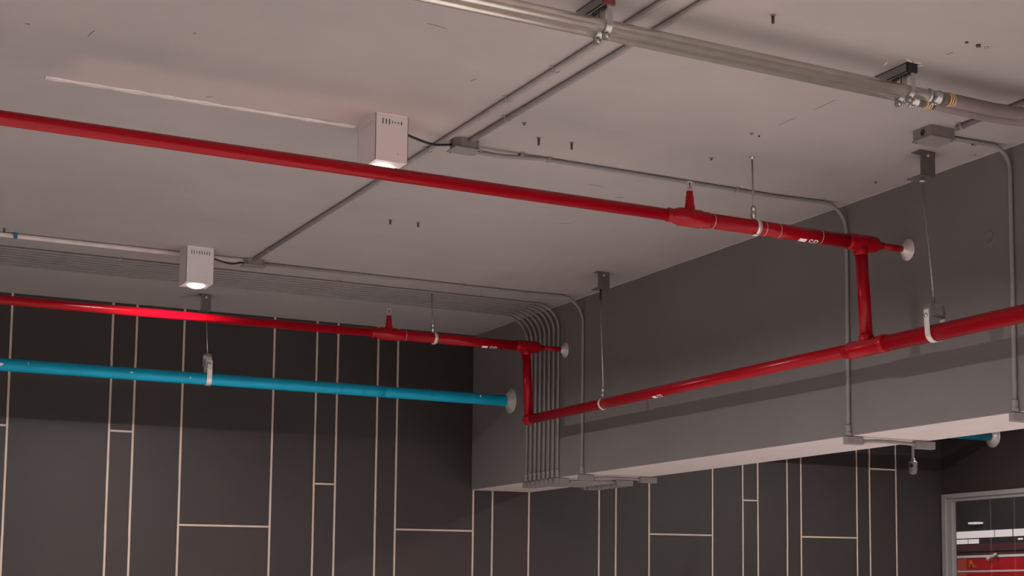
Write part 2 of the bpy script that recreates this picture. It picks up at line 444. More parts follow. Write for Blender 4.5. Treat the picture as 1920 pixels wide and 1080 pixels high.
# ------------------------------------------------------------------ saddle strap on a conduit
def saddle(parent, c, axis, nrm, r, mat=None):
    """thin strap over a conduit with two ears and screws; nrm points away from the surface"""
    c = Vector(c); ax = Vector(axis).normalized(); nn = Vector(nrm).normalized(); sd = ax.cross(nn)
    bm = B()
    pts = []
    R = r+0.0015
    base = c - nn*r
    pts.append(base + sd*(R+0.014) + nn*0.001); pts.append(base + sd*(R+0.001) + nn*0.001)
    for k in range(9):
        a = -0.25 + (PI+0.5)*k/8
        pts.append(c + sd*R*math.cos(a) + nn*R*math.sin(a))
    pts.append(base - sd*(R+0.001) + nn*0.001); pts.append(base - sd*(R+0.014) + nn*0.001)
    strip(bm, pts, ax, 0.016, 0.0018)
    for s in (1, -1):
        lathe(bm, base + sd*s*(R+0.008), nn, [(0, .0035), (.004, .0035), (.0055, .002), (.0056, 0)], 8)
    return obj('strap', bm, mat or m_cond, parent)

def conduit(label, path, r, straps=(), mat=None, group=None, seg=16):
    t = thing('conduit', path[0], label, 'conduit', group)
    bm = B(); tube(bm, path, r, seg); obj('tube', bm, mat or m_cond, t)
    for c, ax, nn in straps: saddle(t, c, ax, nn, r, mat)
    return t

RC = 0.0112
ZC = CEIL - RC
DN = (0, 0, -1)
# two long conduits down the room
conduit('long grey ceiling conduit left of its twin, running on to the far junction box',
        [(2.437, -2.5, ZC), (2.425, 4.0, ZC), (2.415, 6.0, ZC), (2.395, 8.74, ZC)], RC,
        [((2.422, 4.95, ZC), (0, 1, 0), DN), ((2.418, 5.35, ZC), (0, 1, 0), DN), ((2.414, 6.16, ZC), (0, 1, 0), DN), ((2.397, 8.45, ZC), (0, 1, 0), DN)], seg=20, mat=m_cond2)
conduit('grey ceiling conduit right of its twin, ending in the junction box beside the large lamp',
        [(2.552, -2.5, ZC), (2.535, 4.2, ZC), (2.513, 5.97, ZC)], RC, [((2.518, 5.58, ZC), (0, 1, 0), DN)], seg=20, mat=m_cond2)
conduit('grey ceiling conduit passing above the bending tubes to the right junction box',
        [(4.132, -2.5, ZC), (4.132, 4.73, ZC)], RC, [((4.132, 4.70, ZC), (0, 1, 0), DN)])

def elbow_body(parent, x, y, z, L=0.10, w=0.036, h=0.038):
    bm = B(); box(bm, x, x+L, y-w/2, y+w/2, z-h, z, bev=0.004); obj('conduit_body', bm, m_box, parent)
    return

# conduits running to the beam, bending down its face and under it
def face_conduit(label, y, x0, strap_x, yface=None, z0=CEIL-0.0098, x_start=None, rad=0.13, under=True, far_dy=0.0, group=None, collar=True, sag=0.0, RC=0.0098):
    ZC = CEIL - RC
    yf = y if yface is None else yface
    xv = XF - RC - 0.001
    p = [(x0, y, z0)]
    if sag: p += [(x0+0.12, y, z0-0.004), (x0+0.32, y, ZC)]
    pts = p + fillet([(xv-0.4, y, ZC), (xv, yf, ZC), (xv, yf, BOT-0.005)], rad)
    t = thing('conduit', (xv, yf, BOT), label, 'conduit', group)
    bm = B(); tube(bm, pts, RC, 18); obj('tube', bm, m_cond, t)
    for sx in strap_x: saddle(t, (sx, y, ZC), (1, 0, 0), DN, RC)
    if collar:
        bm = B(); lathe(bm, (xv, yf, BOT+0.055), DN, [(0, RC+.002), (.006, RC+.005), (.022, RC+.005), (.026, RC+.003), (.035, RC+.003), (.038, RC+.006), (.054, RC+.006)], 18); obj('collar', bm, m_cond, t)
    elbow_body(t, xv-0.022, yf, BOT-0.002)
    if under:
        yb = yf + far_dy
        zb = BOT-0.022
        bm = B(); tube(bm, catmull([(xv+0.07, yf, zb), (xv+0.20, yf+far_dy*0.15, zb+0.006), (xv+0.36, yf+far_dy*0.8, zb+0.004), (xv+0.43, yb, zb)]), RC*.95, 14); obj('under_tube', bm, m_cond, t)
        bm = B(); box(bm, XB2-0.09, XB2+0.035, yb-0.017, yb+0.017, BOT-0.042, BOT-0.004, bev=0.004); obj('end_body', bm, m_box, t)
        for sx in (xv+0.082, XB2-0.10):
            bm = B(); lathe(bm, (sx, yf if sx < 4.7 else yb, zb), (1, 0, 0), [(0, RC+.003), (.012, RC+.003)], 14); obj('collar', bm, m_cond, t)
    return t

face_conduit('grey conduit from the lamp junction box bending down the beam beside the red riser', 6.035, 2.57, [2.79, 2.92, 3.9], yface=5.997, sag=1, z0=ZC-0.012)
saddle_c = face_conduit('grey conduit from the right junction box bending down the beam at the picture edge', 4.862, 4.15, [4.34], yface=4.836, rad=0.10)
face_conduit('lone grey conduit from the far junction box, in front of the bundle of eight', 8.845, 2.46, [3.05, 3.7, 4.15], yface=8.805, rad=0.16, far_dy=-0.02)
order = ['first', 'second', 'third', 'fourth', 'fifth', 'sixth', 'seventh', 'last']
for i in range(8):
    y = 9.155 + 0.068*i
    lab = ('%s of eight parallel grey ceiling conduits, counted from the lamp side' % order[i])
    face_conduit(lab, y, -2.9, [1.75+0.05*(i % 3), 3.02+0.04*(i % 2), 3.95+0.03*(i % 3)], rad=0.16+0.004*i, group='bundle of eight parallel ceiling conduits', RC=0.0088,
                 far_dy=(-0.05 + 0.0*i), collar=True)

# white conduit by the far lamp
t = conduit('white conduit fixed to the ceiling left of the small far lamp', [(-2.9, 8.828, CEIL-0.014), (2.355, 8.80, CEIL-0.014)], 0.0135, mat=m_condw)
bm = B(); hoop(bm, (1.152, 8.807, CEIL-0.014), (1, 0, 0), 0.0137, 0.0018, 0.016); box(bm, 1.144, 1.160, 8.78, 8.795, CEIL-0.03, CEIL); obj('clip', bm, m_bclip, t, 'small blue clip')

# junction boxes
def junction_box(label, c, sx, sy, h, cover=0.006, extra=None):
    t = thing('junction_box', (c[0], c[1], CEIL), label, 'junction box')
    bm = B()
    n = 8
    ch = min(sx, sy)*0.28
    P = [(-sx/2+ch, -sy/2), (sx/2-ch, -sy/2), (sx/2, -sy/2+ch), (sx/2, sy/2-ch), (sx/2-ch, sy/2), (-sx/2+ch, sy/2), (-sx/2, sy/2-ch), (-sx/2, -sy/2+ch)] if extra != 'square' else \
        [(-sx/2, -sy/2), (sx/2, -sy/2), (sx/2, sy/2), (-sx/2, sy/2)]
    a = [bm.verts.new((c[0]+x, c[1]+y, CEIL)) for x, y in P]; b = [bm.verts.new((c[0]+x, c[1]+y, CEIL-h)) for x, y in P]
    for i in range(len(P)): bm.faces.new((a[i], a[(i+1) % len(P)], b[(i+1) % len(P)], b[i]))
    bm.faces.new(a); bm.faces.new(list(reversed(b)))
    obj('body', bm, m_box, t)
    bm = B(); box(bm, c[0]-sx/2-.004, c[0]+sx/2+.004, c[1]-sy/2-.004, c[1]+sy/2+.004, CEIL-h-cover, CEIL-h, bev=0.0015)
    obj('cover', bm, m_cond, t)
    for s in ((-1, 1), (1, -1)):
        bm = B(); lathe(bm, (c[0]+s[0]*(sx/2-.008), c[1]+s[1]*(sy/2-.008), CEIL-h-cover), DN, [(0, .004), (.003, .003), (.0031, 0)], 8)
        obj('screw', bm, m_black, t)
    return t
junction_box('grey junction box where the two long conduits meet, right of the large lamp', (2.505, 5.985), 0.115, 0.09, 0.042)
junction_box('grey junction box beside the small far lamp', (2.405, 8.80), 0.12, 0.075, 0.036)
t = junction_box('square grey junction box near the beam at the right', (4.092, 4.83), 0.125, 0.115, 0.045, extra='square')
bm = B(); lathe(bm, (4.030, 4.825, CEIL-0.022), (-1, 0, 0), [(0, .0135), (.002, .0135), (.002, .010), (.001, .010), (.001, 0)], 20); obj('knockout', bm, m_slot, t)

# ------------------------------------------------------------------ lamps
def box_lamp(label, x0, y0, sx, sy, h, cable_to, slots):
    z0 = CEIL - h
    t = thing('ceiling_lamp', (x0+sx/2, y0+sy/2, CEIL), label, 'lamp', 'white box ceiling lamps')
    bm = B()
    zt = CEIL - 0.002
    tk = 0.002
    # folded sheet housing: four sides and a bottom with a round opening
    box(bm, x0, x0+sx, y0, y0+tk, z0, zt); box(bm, x0, x0+sx, y0+sy-tk, y0+sy, z0, zt)
    box(bm, x0, x0+tk, y0, y0+sy, z0, zt); box(bm, x0+sx-tk, x0+sx, y0, y0+sy, z0, zt)
    cx, cy = x0+sx/2, y0+sy/2
    R = 0.048; K = 32
    inner = [bm.verts.new((cx+R*math.cos(2*PI*k/K), cy+R*math.sin(2*PI*k/K), z0)) for k in range(K)]
    outer = []
    for k in range(K):
        a = 2*PI*k/K; c, s = math.cos(a), math.sin(a)
        m = min((sx/2)/max(abs(c), 1e-6), (sy/2)/max(abs(s), 1e-6))
        outer.append(bm.verts.new((cx+c*m, cy+s*m, z0)))
    for k in range(K): bm.faces.new((inner[k], inner[(k+1) % K], outer[(k+1) % K], outer[k]))
    obj('housing', bm, m_white, t)
    for (u, hh) in slots:
        bm = B(); box(bm, x0+u*sx-0.0018, x0+u*sx+0.0018, y0-0.0008, y0+0.003, zt-0.030-hh/2, zt-0.030+hh/2)
        obj('vent_slot', bm, m_slot, t)
    for k in range(6):
        v = y0+0.03+k*(sy-0.06)/5
        bm = B(); box(bm, x0-0.0004, x0+0.003, v-0.0010, v+0.0010, zt-0.034, zt-0.022)
        obj('vent_slot', bm, m_box, t)
    for u, v in ((0.10, -0.010), (0.88, -0.010), (0.68, -(h-0.035))):
        bm = B(); lathe(bm, (x0+u*sx, y0, zt+v), (0, -1, 0), [(0, .0026), (.0015, .0022), (.0016, 0)], 10)
        obj('screw', bm, m_zinc, t)
    bm = B()
    lathe(bm, (cx, cy, z0+0.012), DN, [(0, .047), (.012, .047), (.020, .040), (.026, .028), (.030, .012), (.0305, 0)], 32)
    lens = obj('lens', bm, m_lens, t, 'lit round lens')
    ld = bpy.data.lights.new('lamp_light', 'AREA'); ld.shape = 'DISK'; ld.size = 0.085
    ld.energy = LAMP_W; ld.spread = math.radians(168); ld.color = (1.0, 0.94, 0.91)
    lo = bpy.data.objects.new('lamp_light', ld); COL.objects.link(lo); lo.parent = t
    lo.location = (0, 0, -h-0.034)
    if cable_to:
        a = Vector((x0+sx, y0+sy*0.45, CEIL-0.035)); b = Vector(cable_to)
        bm = B(); tube(bm, catmull([a, a.lerp(b, .25)+Vector((0, 0, -.012)), a.lerp(b, .6)+Vector((0, 0, -.020)), a.lerp(b, .85)+Vector((0, 0, -.010)), b], 8), 0.0052, 12)
        obj('cable', bm, m_black, t, 'black power cable')
    return t
box_lamp('large white box lamp on the ceiling above the front red pipe', 2.050, 5.800, 0.135, 0.205, 0.192, (2.447, 5.985, CEIL-0.026),
         [(.22, .022), (.32, .020), (.42, .022), (.51, .006), (.60, .006), (.69, .006), (.79, .014)])
box_lamp('small white box lamp far back near the conduit bundle', 1.995, 8.632, 0.148, 0.165, 0.20, (2.347, 8.80, CEIL-0.022),
         [(.18, .022), (.27, .022), (.37, .012), (.46, .02), (.55, .020), (.64, .014), (.73, .018), (.82, .022)])

for lx, ly, lab in ((2.05, 2.95, 'added unseen white box lamp of the same row, over the camera side of the aisle'),  # unseen lamps added to light the floor, soffit and striped wall
                    (2.05, 0.10, 'added unseen white box lamp of the same row, behind the camera'),
                    (7.35, 8.60, 'added unseen white box lamp beyond the beam near the striped wall'),
                    (7.35, 5.80, 'added unseen white box lamp beyond the beam, middle of its bay'),
                    (7.35, 2.95, 'added unseen white box lamp beyond the beam, nearest the open side')):
    box_lamp(lab, lx, ly, 0.14, 0.17, 0.195, None, [(.22, .02), (.4, .02), (.6, .02), (.78, .02)])

# ------------------------------------------------------------------ painted letters wrapped on a pipe
SP = {'S': [[(1, .85), (.75, 1), (.25, 1), (0, .85), (0, .65), (.25, .52), (.75, .46), (1, .32), (1, .15), (.75, 0), (.25, 0), (0, .15)]],
      'P': [[(0, 0), (0, 1)], [(0, 1), (.7, 1), (1, .88), (1, .62), (.7, .48), (0, .48)]]}
def pipe_letters(parent, origin, along, upv, out, r, text, h=0.030, wd=0.017, gap=0.010, th=0.0042, a_mid=0.0, rect=True):
    """letters run along 'along', rising round the pipe; a_mid is the angle of their middle below 'out'"""
    o = Vector(origin); A = Vector(along); U = Vector(upv); O = Vector(out)
    def pt(s, v):
        a = a_mid + v/r
        return o + A*s + (O*math.cos(a) + U*math.sin(a))*(r+0.0007)
    bm = B()
    def patch(s0, s1, v0, v1, n=6, sk=0.0):
        for k in range(n):
            va, vb = v0+(v1-v0)*k/n, v0+(v1-v0)*(k+1)/n
            bm.faces.new([bm.verts.new(pt(s, v)) for s, v in ((s0+sk*k/n, va), (s1+sk*k/n, va), (s1+sk*(k+1)/n, vb), (s0+sk*(k+1)/n, vb))])
    s = 0
    if rect:
        patch(-0.055, -0.016, -0.008, h*0.5)
    for ch in text:
        for st in SP[ch]:
            for (x0, y0), (x1, y1) in zip(st, st[1:]):
                a = Vector((s+x0*wd, (y0-.5)*h)); b = Vector((s+x1*wd, (y1-.5)*h))
                d = (b-a).normalized(); nn = Vector((-d.y, d.x))*th/2; a = a-d*th*.3; b = b+d*th*.3
                n = max(1, int((b-a).length/0.006))
                for k in range(n):
                    p, q = a.lerp(b, k/n), a.lerp(b, (k+1)/n)
                    bm.faces.new([bm.verts.new(pt(*v)) for v in (p-nn, q-nn, q+nn, p+nn)])
        s += wd+gap
    return obj('lettering', bm, m_pw, parent, 'white painted marking')

def pipe_ring(parent, x, y, z, r):
    bm = B(); hoop(bm, (x, y, z), (1, 0.06, 0.03), r+0.0001, 0.0005, 0.0022, a0=0.6, a1=3.2, ref=(0, 0, 1)); return obj('scratch_ring', bm, m_strap, parent, 'pale scraped joint line')

# ------------------------------------------------------------------ red branch lines
def branch(label, y, z, xs_tee, x_band, x_drop, drop_dx, z_main, rings, letters_x, r1, r2, end_esc):
    t = thing('sprinkler_pipe', (x_drop, y, z), label, 'pipe', 'red branch pipes')
    bm = B(); tube(bm, [(-2.9, y, z-0.006), (xs_tee-0.09, y, z)], r1, 28); obj('thin_run', bm, m_red, t)
    bm = B()
    lathe(bm, (xs_tee-0.115, y, z), (1, 0, 0), [(0, r1), (.008, r1+.005), (.020, r1+.005), (.028, r1+.002), (.055, r2+.004), (.062, r2+.0065), (.165, r2+.0065), (.175, r2+.003), (.205, r2+.003), (.212, r2)], 28)
    obj('tee_reducer', bm, m_red, t)
    bm = B(); tube(bm, [(xs_tee+0.08, y, z), (x_drop-0.05, y, z)], r2, 28); obj('thick_run', bm, m_red, t)
    bm = B(); lathe(bm, (xs_tee, y, z), (0, 0, 1), [(0, .023), (r2+.012, .023), (r2+.03, .019), (r2+.06, .0175), (r2+.064, .015), (r2+.082, .0145), (r2+.083, 0)], 20)
    obj('riser_nipple', bm, m_red, t)
    bm = B()
    lathe(bm, (x_drop-0.075, y, z), (1, 0, 0), [(0, r2), (.004, r2+.004), (.02, r2+.005), (.15, r2+.005), (.165, r2+.001), (.176, r2-.008), (.180, .018), (.200, .018), (.203, .0155)], 28)
    lathe(bm, (x_drop, y, z), (drop_dx*.05, 0, -1), [(0, .033), (r2+.022, .034), (r2+.026, .030)], 24)
    obj('drop_tee', bm, m_red, t)
    bm = B(); tube(bm, [(x_drop+0.12, y, z), (XF-0.012, y, z)], .0155, 20); obj('thin_end', bm, m_red, t)
    bm = B(); tube(bm, [(x_drop+drop_dx*0.03, y, z-.03), (x_drop+drop_dx, y, z_main+0.03)], .0295, 28); obj('drop_pipe', bm, m_red, t, 'glossy red vertical drop')
    bm = B(); lathe(bm, (XF-0.001, y, z), (-1, 0, 0), [(0, .052), (.003, .052), (.006, .047), (.020, .030), (.030, .021), (.036, .018), (.037, .0156)], 36)
    obj('escutcheon', bm, m_plate, t, end_esc)
    for rx in rings: pipe_ring(t, rx, y, z, r2)
    pipe_letters(t, (letters_x, y, z), (1, 0, 0), (0, 0, 1), (0, -1, 0), r2, 'SP', a_mid=-1.32)
    # sprinkler head
    hx, hz = xs_tee, z+r2+.080
    bm = B(); lathe(bm, (hx, y, hz), (0, 0, 1), [(0, .0115), (.010, .0125), (.012, .0095), (.018, .0085), (.0181, 0)], 16); s = obj('sprinkler_head', bm, m_plate, t, 'small bright metal upright sprinkler head')
    bm = B()
    for sg in (-1, 1):
        strip(bm, [(hx+sg*.008, y, hz+.015), (hx+sg*.0125, y, hz+.024), (hx+sg*.0115, y, hz+.034), (hx+sg*.003, y, hz+.042)], (0, 1, 0), .005, .003)
    obj('frame_arms', bm, m_plate, s)
    bm = B(); tube(bm, [(hx, y, hz+.017), (hx, y, hz+.040)], .0025, 8); obj('bulb', bm, m_rust, s, 'small red bulb')
    bm = B()
    lathe(bm, (hx, y, hz+.042), (0, 0, 1), [(0, .006), (.002, .011), (.003, .011), (.0032, 0)], 12)
    for k in range(8):
        a = 2*PI*k/8; strip(bm, [(hx+.010*math.cos(a), y+.010*math.sin(a), hz+.044), (hx+.019*math.cos(a), y+.019*math.sin(a), hz+.041)], (-math.sin(a), math.cos(a), 0), .006, .001)
    obj('deflector', bm, m_plate, s)
    return t

ZM = 2.657
branch('front red branch pipe running just below the large white lamp to the beam', 5.54, 3.132, 3.344, 3.66, 4.252, 0.028, ZM,
       [3.455, 3.72, 3.795, 4.02], 3.955, .0255, .0325, 'pale round wall plate')
branch('rear red pipe below the small lamp, crossing in front of the dark wall', 9.074, 3.137, 3.317, 3.60, 4.243, 0.024, ZM+.006,
       [3.42], 3.985, .0255, .0325, 'pale round wall plate on the beam')

# lower red main along the beam
t = thing('sprinkler_main', (4.27, 5.54, ZM), 'lower red pipe hanging along the beam face up to the right picture edge', 'pipe')
bm = B()
tube(bm, [(4.27, 5.60, ZM-.002), (4.27, 9.04, ZM+.006)], .0305, 28)
obj('thin_run', bm, m_red, t)
bm = B()
tube(bm, [(4.27, 9.03, ZM+.006), (4.27, 9.05, ZM+.006), (4.27, 9.10, ZM+.006), (4.27, 9.112, ZM+.006), (4.27, 9.118, ZM+.006)], [.0305, .035, .035, .028, .012], 28)
obj('end_elbow', bm, m_red, t)
bm = B(); tube(bm, [(4.27, -2.9, ZM-.015), (4.27, 5.46, ZM-.006)], .0365, 32); obj('thick_run', bm, m_red, t)
bm = B()
lathe(bm, (4.27, 5.385, ZM-.005), (0, 1, 0), [(0, .0365), (.003, .0405), (.030, .0415), (.034, .0395), (.22, .0385), (.232, .0405), (.262, .0395), (.268, .036), (.30, .0325), (.305, .0305)], 30)
lathe(bm, (4.28, 5.54, ZM), (-0.05, 0, 1), [(0, .034), (.052, .035), (.056, .030)], 24)
obj('tee', bm, m_red, t)
pipe_letters(t, (4.27, 7.39, ZM), (0, -1, 0), (0, 0, 1), (-1, 0, 0), .0305, 'SP', a_mid=-1.28)

# blue pipe through the beam
t = thing('blue_pipe', (4.0, 9.917, 2.893), 'bright blue pipe in front of the dark wall, passing through the beam', 'pipe')
bm = B(); tube(bm, [(-2.9, 9.917, 2.905), (3.3, 9.917, 2.893), (8.97, 9.917, 2.868)], .0375, 32); obj('tube', bm, m_blue, t)
for sx in (3.30, 3.52, 3.92):
    bm = B(); hoop(bm, (sx, 9.917, 2.8925), (1, 0, 0), .0372, .0012, .012 if sx != 3.52 else .16); obj('coupling', bm, m_blue, t)
for (ex, d, zz, lab) in ((XF-.001, -1, 2.892, 'pale round plate on the beam'), (XR-.001, -1, 2.868, 'pale round plate on the right wall'), (XB2+.001, 1, 2.885, None)):
    bm = B(); lathe(bm, (ex, 9.917, zz), (d, 0, 0), [(0, .092), (.003, .092), (.006, .084), (.028, .055), (.040, .042), (.041, .0376)], 40); obj('escutcheon', bm, m_plate, t, lab)
def blob(cx, ang, sx, sv, r=.0375, y=9.917, z=2.897):
    P = []; bm = B()
    for k in range(12):
        a = 2*PI*k/12; s = cx+sx*math.cos(a)*(1+.2*math.sin(3*a)); an = ang+sv*math.sin(a)/r
        P.append(bm.verts.new((s, y-math.cos(an)*(r+.0006), z+math.sin(an)*(r+.0006))))
    bm.faces.new(P); obj('paint_chip', bm, m_pw, t, 'white paint chip')
blob(1.24, -.1, .020, .009); blob(1.98, .05, .010, .004); blob(1.395, .35, .002, .010); blob(2.33, -.2, .003, .008); blob(4.28, .2, .004, .010)

# ------------------------------------------------------------------ hangers
def rod(parent, a, b, r=.0042, mat=None):
    bm = B(); tube(bm, [a, b], r, 10)
    return obj('rod', bm, mat or m_rod, parent)

def band_hanger(label, x, y, r, zp, top, lean, group='band hangers'):
    t = thing('pipe_hanger', (x, y, CEIL), label, 'pipe hanger', group)
    zt = zp + r
    rod(t, top, (x+lean, y, zt+.045), .0040)
    bm = B(); lathe(bm, (x, y+.001, zt+.060), DN, [(0, .009), (.006, .0125), (.016, .0125), (.018, .009), (.026, .009), (.028, .013), (.042, .012), (.046, .009), (.063, .009)], 12); obj('swivel_nut', bm, m_zinc, t)
    bm = B(); lathe(bm, (top[0], top[1], CEIL), DN, [(0, .013), (.003, .013), (.005, .009), (.012, .007), (.013, 0)], 12); obj('ceiling_anchor', bm, m_zinc, t)
    bm = B(); hoop(bm, (x+.012, y, zp), (1, 0.10, 0.0), r+.0007, .0022, .022, ref=(0, 0, 1)); obj('band', bm, m_strap, t, 'pale metal band round the pipe')
    bm = B(); lathe(bm, (x+.006, y-.004, zp-r-.001), (0.05, 0, -1), [(0, .014), (.0035, .014), (.005, .012), (.0055, 0)], 14); obj('band_foot', bm, m_strap, t)
    return t
band_hanger('band hanger on the front red pipe, hung by a grey rod', 3.668, 5.54, .0325, 3.132, (3.673, 5.556, CEIL), 0)
band_hanger('band hanger on the rear red pipe, hung by a grey rod', 3.603, 9.074, .0325, 3.137, (3.625, 9.16, CEIL), 0)

def channel_bracket(t, cx, cy, w, d, h, flip=1):
    """folded plate: top flange on the ceiling, front plate down, bottom plate carrying the rod"""
    bm = B()
    box(bm, cx-w/2-.006, cx+w/2, cy, cy+d*.6, CEIL-.004, CEIL)
    box(bm, cx+w/2-.003, cx+w/2, cy, cy+d, CEIL-h, CEIL)
    box(bm, cx-w/2, cx+w/2, cy-.002, cy+.002, CEIL-h, CEIL)
    box(bm, cx-w/2-.004, cx+w/2, cy-.002, cy+d, CEIL-h-.004, CEIL-h)
    obj('channel_bracket', bm, m_brk, t)
    bm = B(); lathe(bm, (cx, cy-.002, CEIL-.022), (0, -1, 0), [(0, .009), (.004, .009), (.007, .005), (.0071, 0)], 10); obj('bolt', bm, m_zinc, t)

t = thing('pipe_hanger', (4.268, 5.08, CEIL), 'large clevis hanger holding the lower red pipe near the right picture edge', 'pipe hanger', 'bracket hangers')
channel_bracket(t, 4.268, 5.08, .078, .095, .110)
rod(t, (4.262, 5.115, CEIL-.110), (4.27, 5.055, 2.775), .0042)
bm = B(); lathe(bm, (4.262, 5.113, CEIL-.118), DN, [(0, .010), (.008, .010), (.009, .014), (.012, .014), (.013, .006)], 10); obj('rod_nut', bm, m_strap, t)
zc = ZM-.007
bm = B()   # upper yoke
yo = [(4.27-.041, 5.055, 2.712), (4.27-.041, 5.055, 2.755), (4.27-.034, 5.055, 2.770), (4.27-.018, 5.055, 2.778), (4.27+.018, 5.055, 2.778), (4.27+.034, 5.055, 2.770), (4.27+.041, 5.055, 2.755), (4.27+.041, 5.055, 2.712)]
strip(bm, yo, (0, 1, 0), .045, .003); obj('yoke', bm, m_box, t)
bm = B(); tube(bm, [(4.27-.052, 5.055, 2.722), (4.27+.052, 5.055, 2.722)], .005, 10)
lathe(bm, (4.27-.046, 5.055, 2.722), (-1, 0, 0), [(0, .010), (.006, .010), (.0062, 0)], 6); lathe(bm, (4.27+.046, 5.055, 2.722), (1, 0, 0), [(0, .010), (.006, .010), (.0062, 0)], 6)
obj('cross_bolt', bm, m_zinc, t)
bm = B()
pts = [(4.27-.045, 5.055, 2.748), (4.27-.044, 5.055, 2.70)]
for k in range(17):
    a = PI + PI*k/16
    pts.append((4.27+.0395*math.cos(a), 5.055, zc+.0395*math.sin(a)))
pts += [(4.27+.044, 5.055, 2.70), (4.27+.045, 5.055, 2.748)]
strip(bm, pts, (0, 1, 0), .032, .003); obj('strap', bm, m_strap, t, 'pale strap under the pipe')

t = thing('pipe_hanger', (4.268, 8.06, CEIL), 'small band hanger on the lower red pipe, hung from a dark ceiling bracket', 'pipe hanger', 'bracket hangers')
channel_bracket(t, 4.270, 8.06, .076, .08, .098)
rod(t, (4.262, 8.085, CEIL-.098), (4.262, 8.085, CEIL-.165), .0065, m_slot)
rod(t, (4.262, 8.085, CEIL-.16), (4.27, 8.06, 2.735), .0036, m_zinc)
bm = B(); lathe(bm, (4.27, 8.06, 2.752), DN, [(0, .008), (.006, .012), (.016, .012), (.018, .008), (.028, .008), (.030, .012), (.046, .011), (.054, .009)], 12); obj('swivel_nut', bm, m_zinc, t)
bm = B(); hoop(bm, (4.27, 8.06, ZM+.003), (0, 1, 0), .0315, .0022, .022); obj('band', bm, m_strap, t, 'pale metal band round the pipe')
bm = B(); lathe(bm, (4.27, 8.06, ZM-.029), DN, [(0, .013), (.004, .013), (.0055, .010), (.0056, 0)], 12); obj('band_foot', bm, m_strap, t)

t = thing('pipe_hanger', (2.436, 9.98, CEIL), 'clevis hanger gripping the blue pipe below the small lamp', 'pipe hanger', 'bracket hangers')
channel_bracket(t, 2.436, 9.985, .062, .07, .105)
rod(t, (2.440, 9.99, CEIL-.105), (2.438, 9.917, 3.055), .0034, m_zinc)
bm = B()
yo = [(2.438, 9.917-.043, 2.975), (2.438, 9.917-.043, 3.03), (2.438, 9.917-.030, 3.050), (2.438, 9.917, 3.056), (2.438, 9.917+.030, 3.050), (2.438, 9.917+.043, 3.03), (2.438, 9.917+.043, 2.975)]
strip(bm, yo, (1, 0, 0), .034, .003); obj('yoke', bm, m_zinc, t)
bm = B(); tube(bm, [(2.438, 9.917-.054, 2.985), (2.438, 9.917+.05, 2.985)], .006, 10); lathe(bm, (2.438, 9.868, 2.985), (0, -1, 0), [(0, .011), (.008, .011), (.0082, 0)], 6); obj('cross_bolt', bm, m_zinc, t)
bm = B(); pts = [(2.445, 9.917-.047, 3.01), (2.445, 9.917-.046, 2.95)]
for k in range(17):
    a = PI+PI*k/16; pts.append((2.445, 9.917+.041*math.cos(a), 2.895+.041*math.sin(a)))
pts += [(2.445, 9.917+.046, 2.95), (2.445, 9.917+.047, 3.01)]
strip(bm, pts, (1, 0, 0), .030, .003); obj('strap', bm, m_strap, t, 'pale strap under the pipe')

# conduit stub with small fitting behind the beam
t = thing('hanging_fitting', (6.88, 8.4, CEIL), 'small grey fitting on a conduit drop behind the beam, before the striped wall', 'fitting')
bm = B(); tube(bm, [(6.88, 8.4, CEIL), (6.88, 8.4, 2.465)], .010, 12); obj('drop_tube', bm, m_cond, t)
bm = B(); lathe(bm, (6.88, 8.4, 2.478), DN, [(0, .012), (.004, .015), (.02, .015), (.022, .026), (.030, .029), (.095, .029), (.105, .024), (.112, .012), (.113, 0)], 20); obj('fitting_body', bm, m_box, t)
bm = B(); lathe(bm, (6.856, 8.385, 2.425), (-.8, -.5, 0), [(0, .012), (.014, .013), (.016, .010), (.012, .009), (.012, 0)], 14); obj('side_port', bm, m_slot, t)

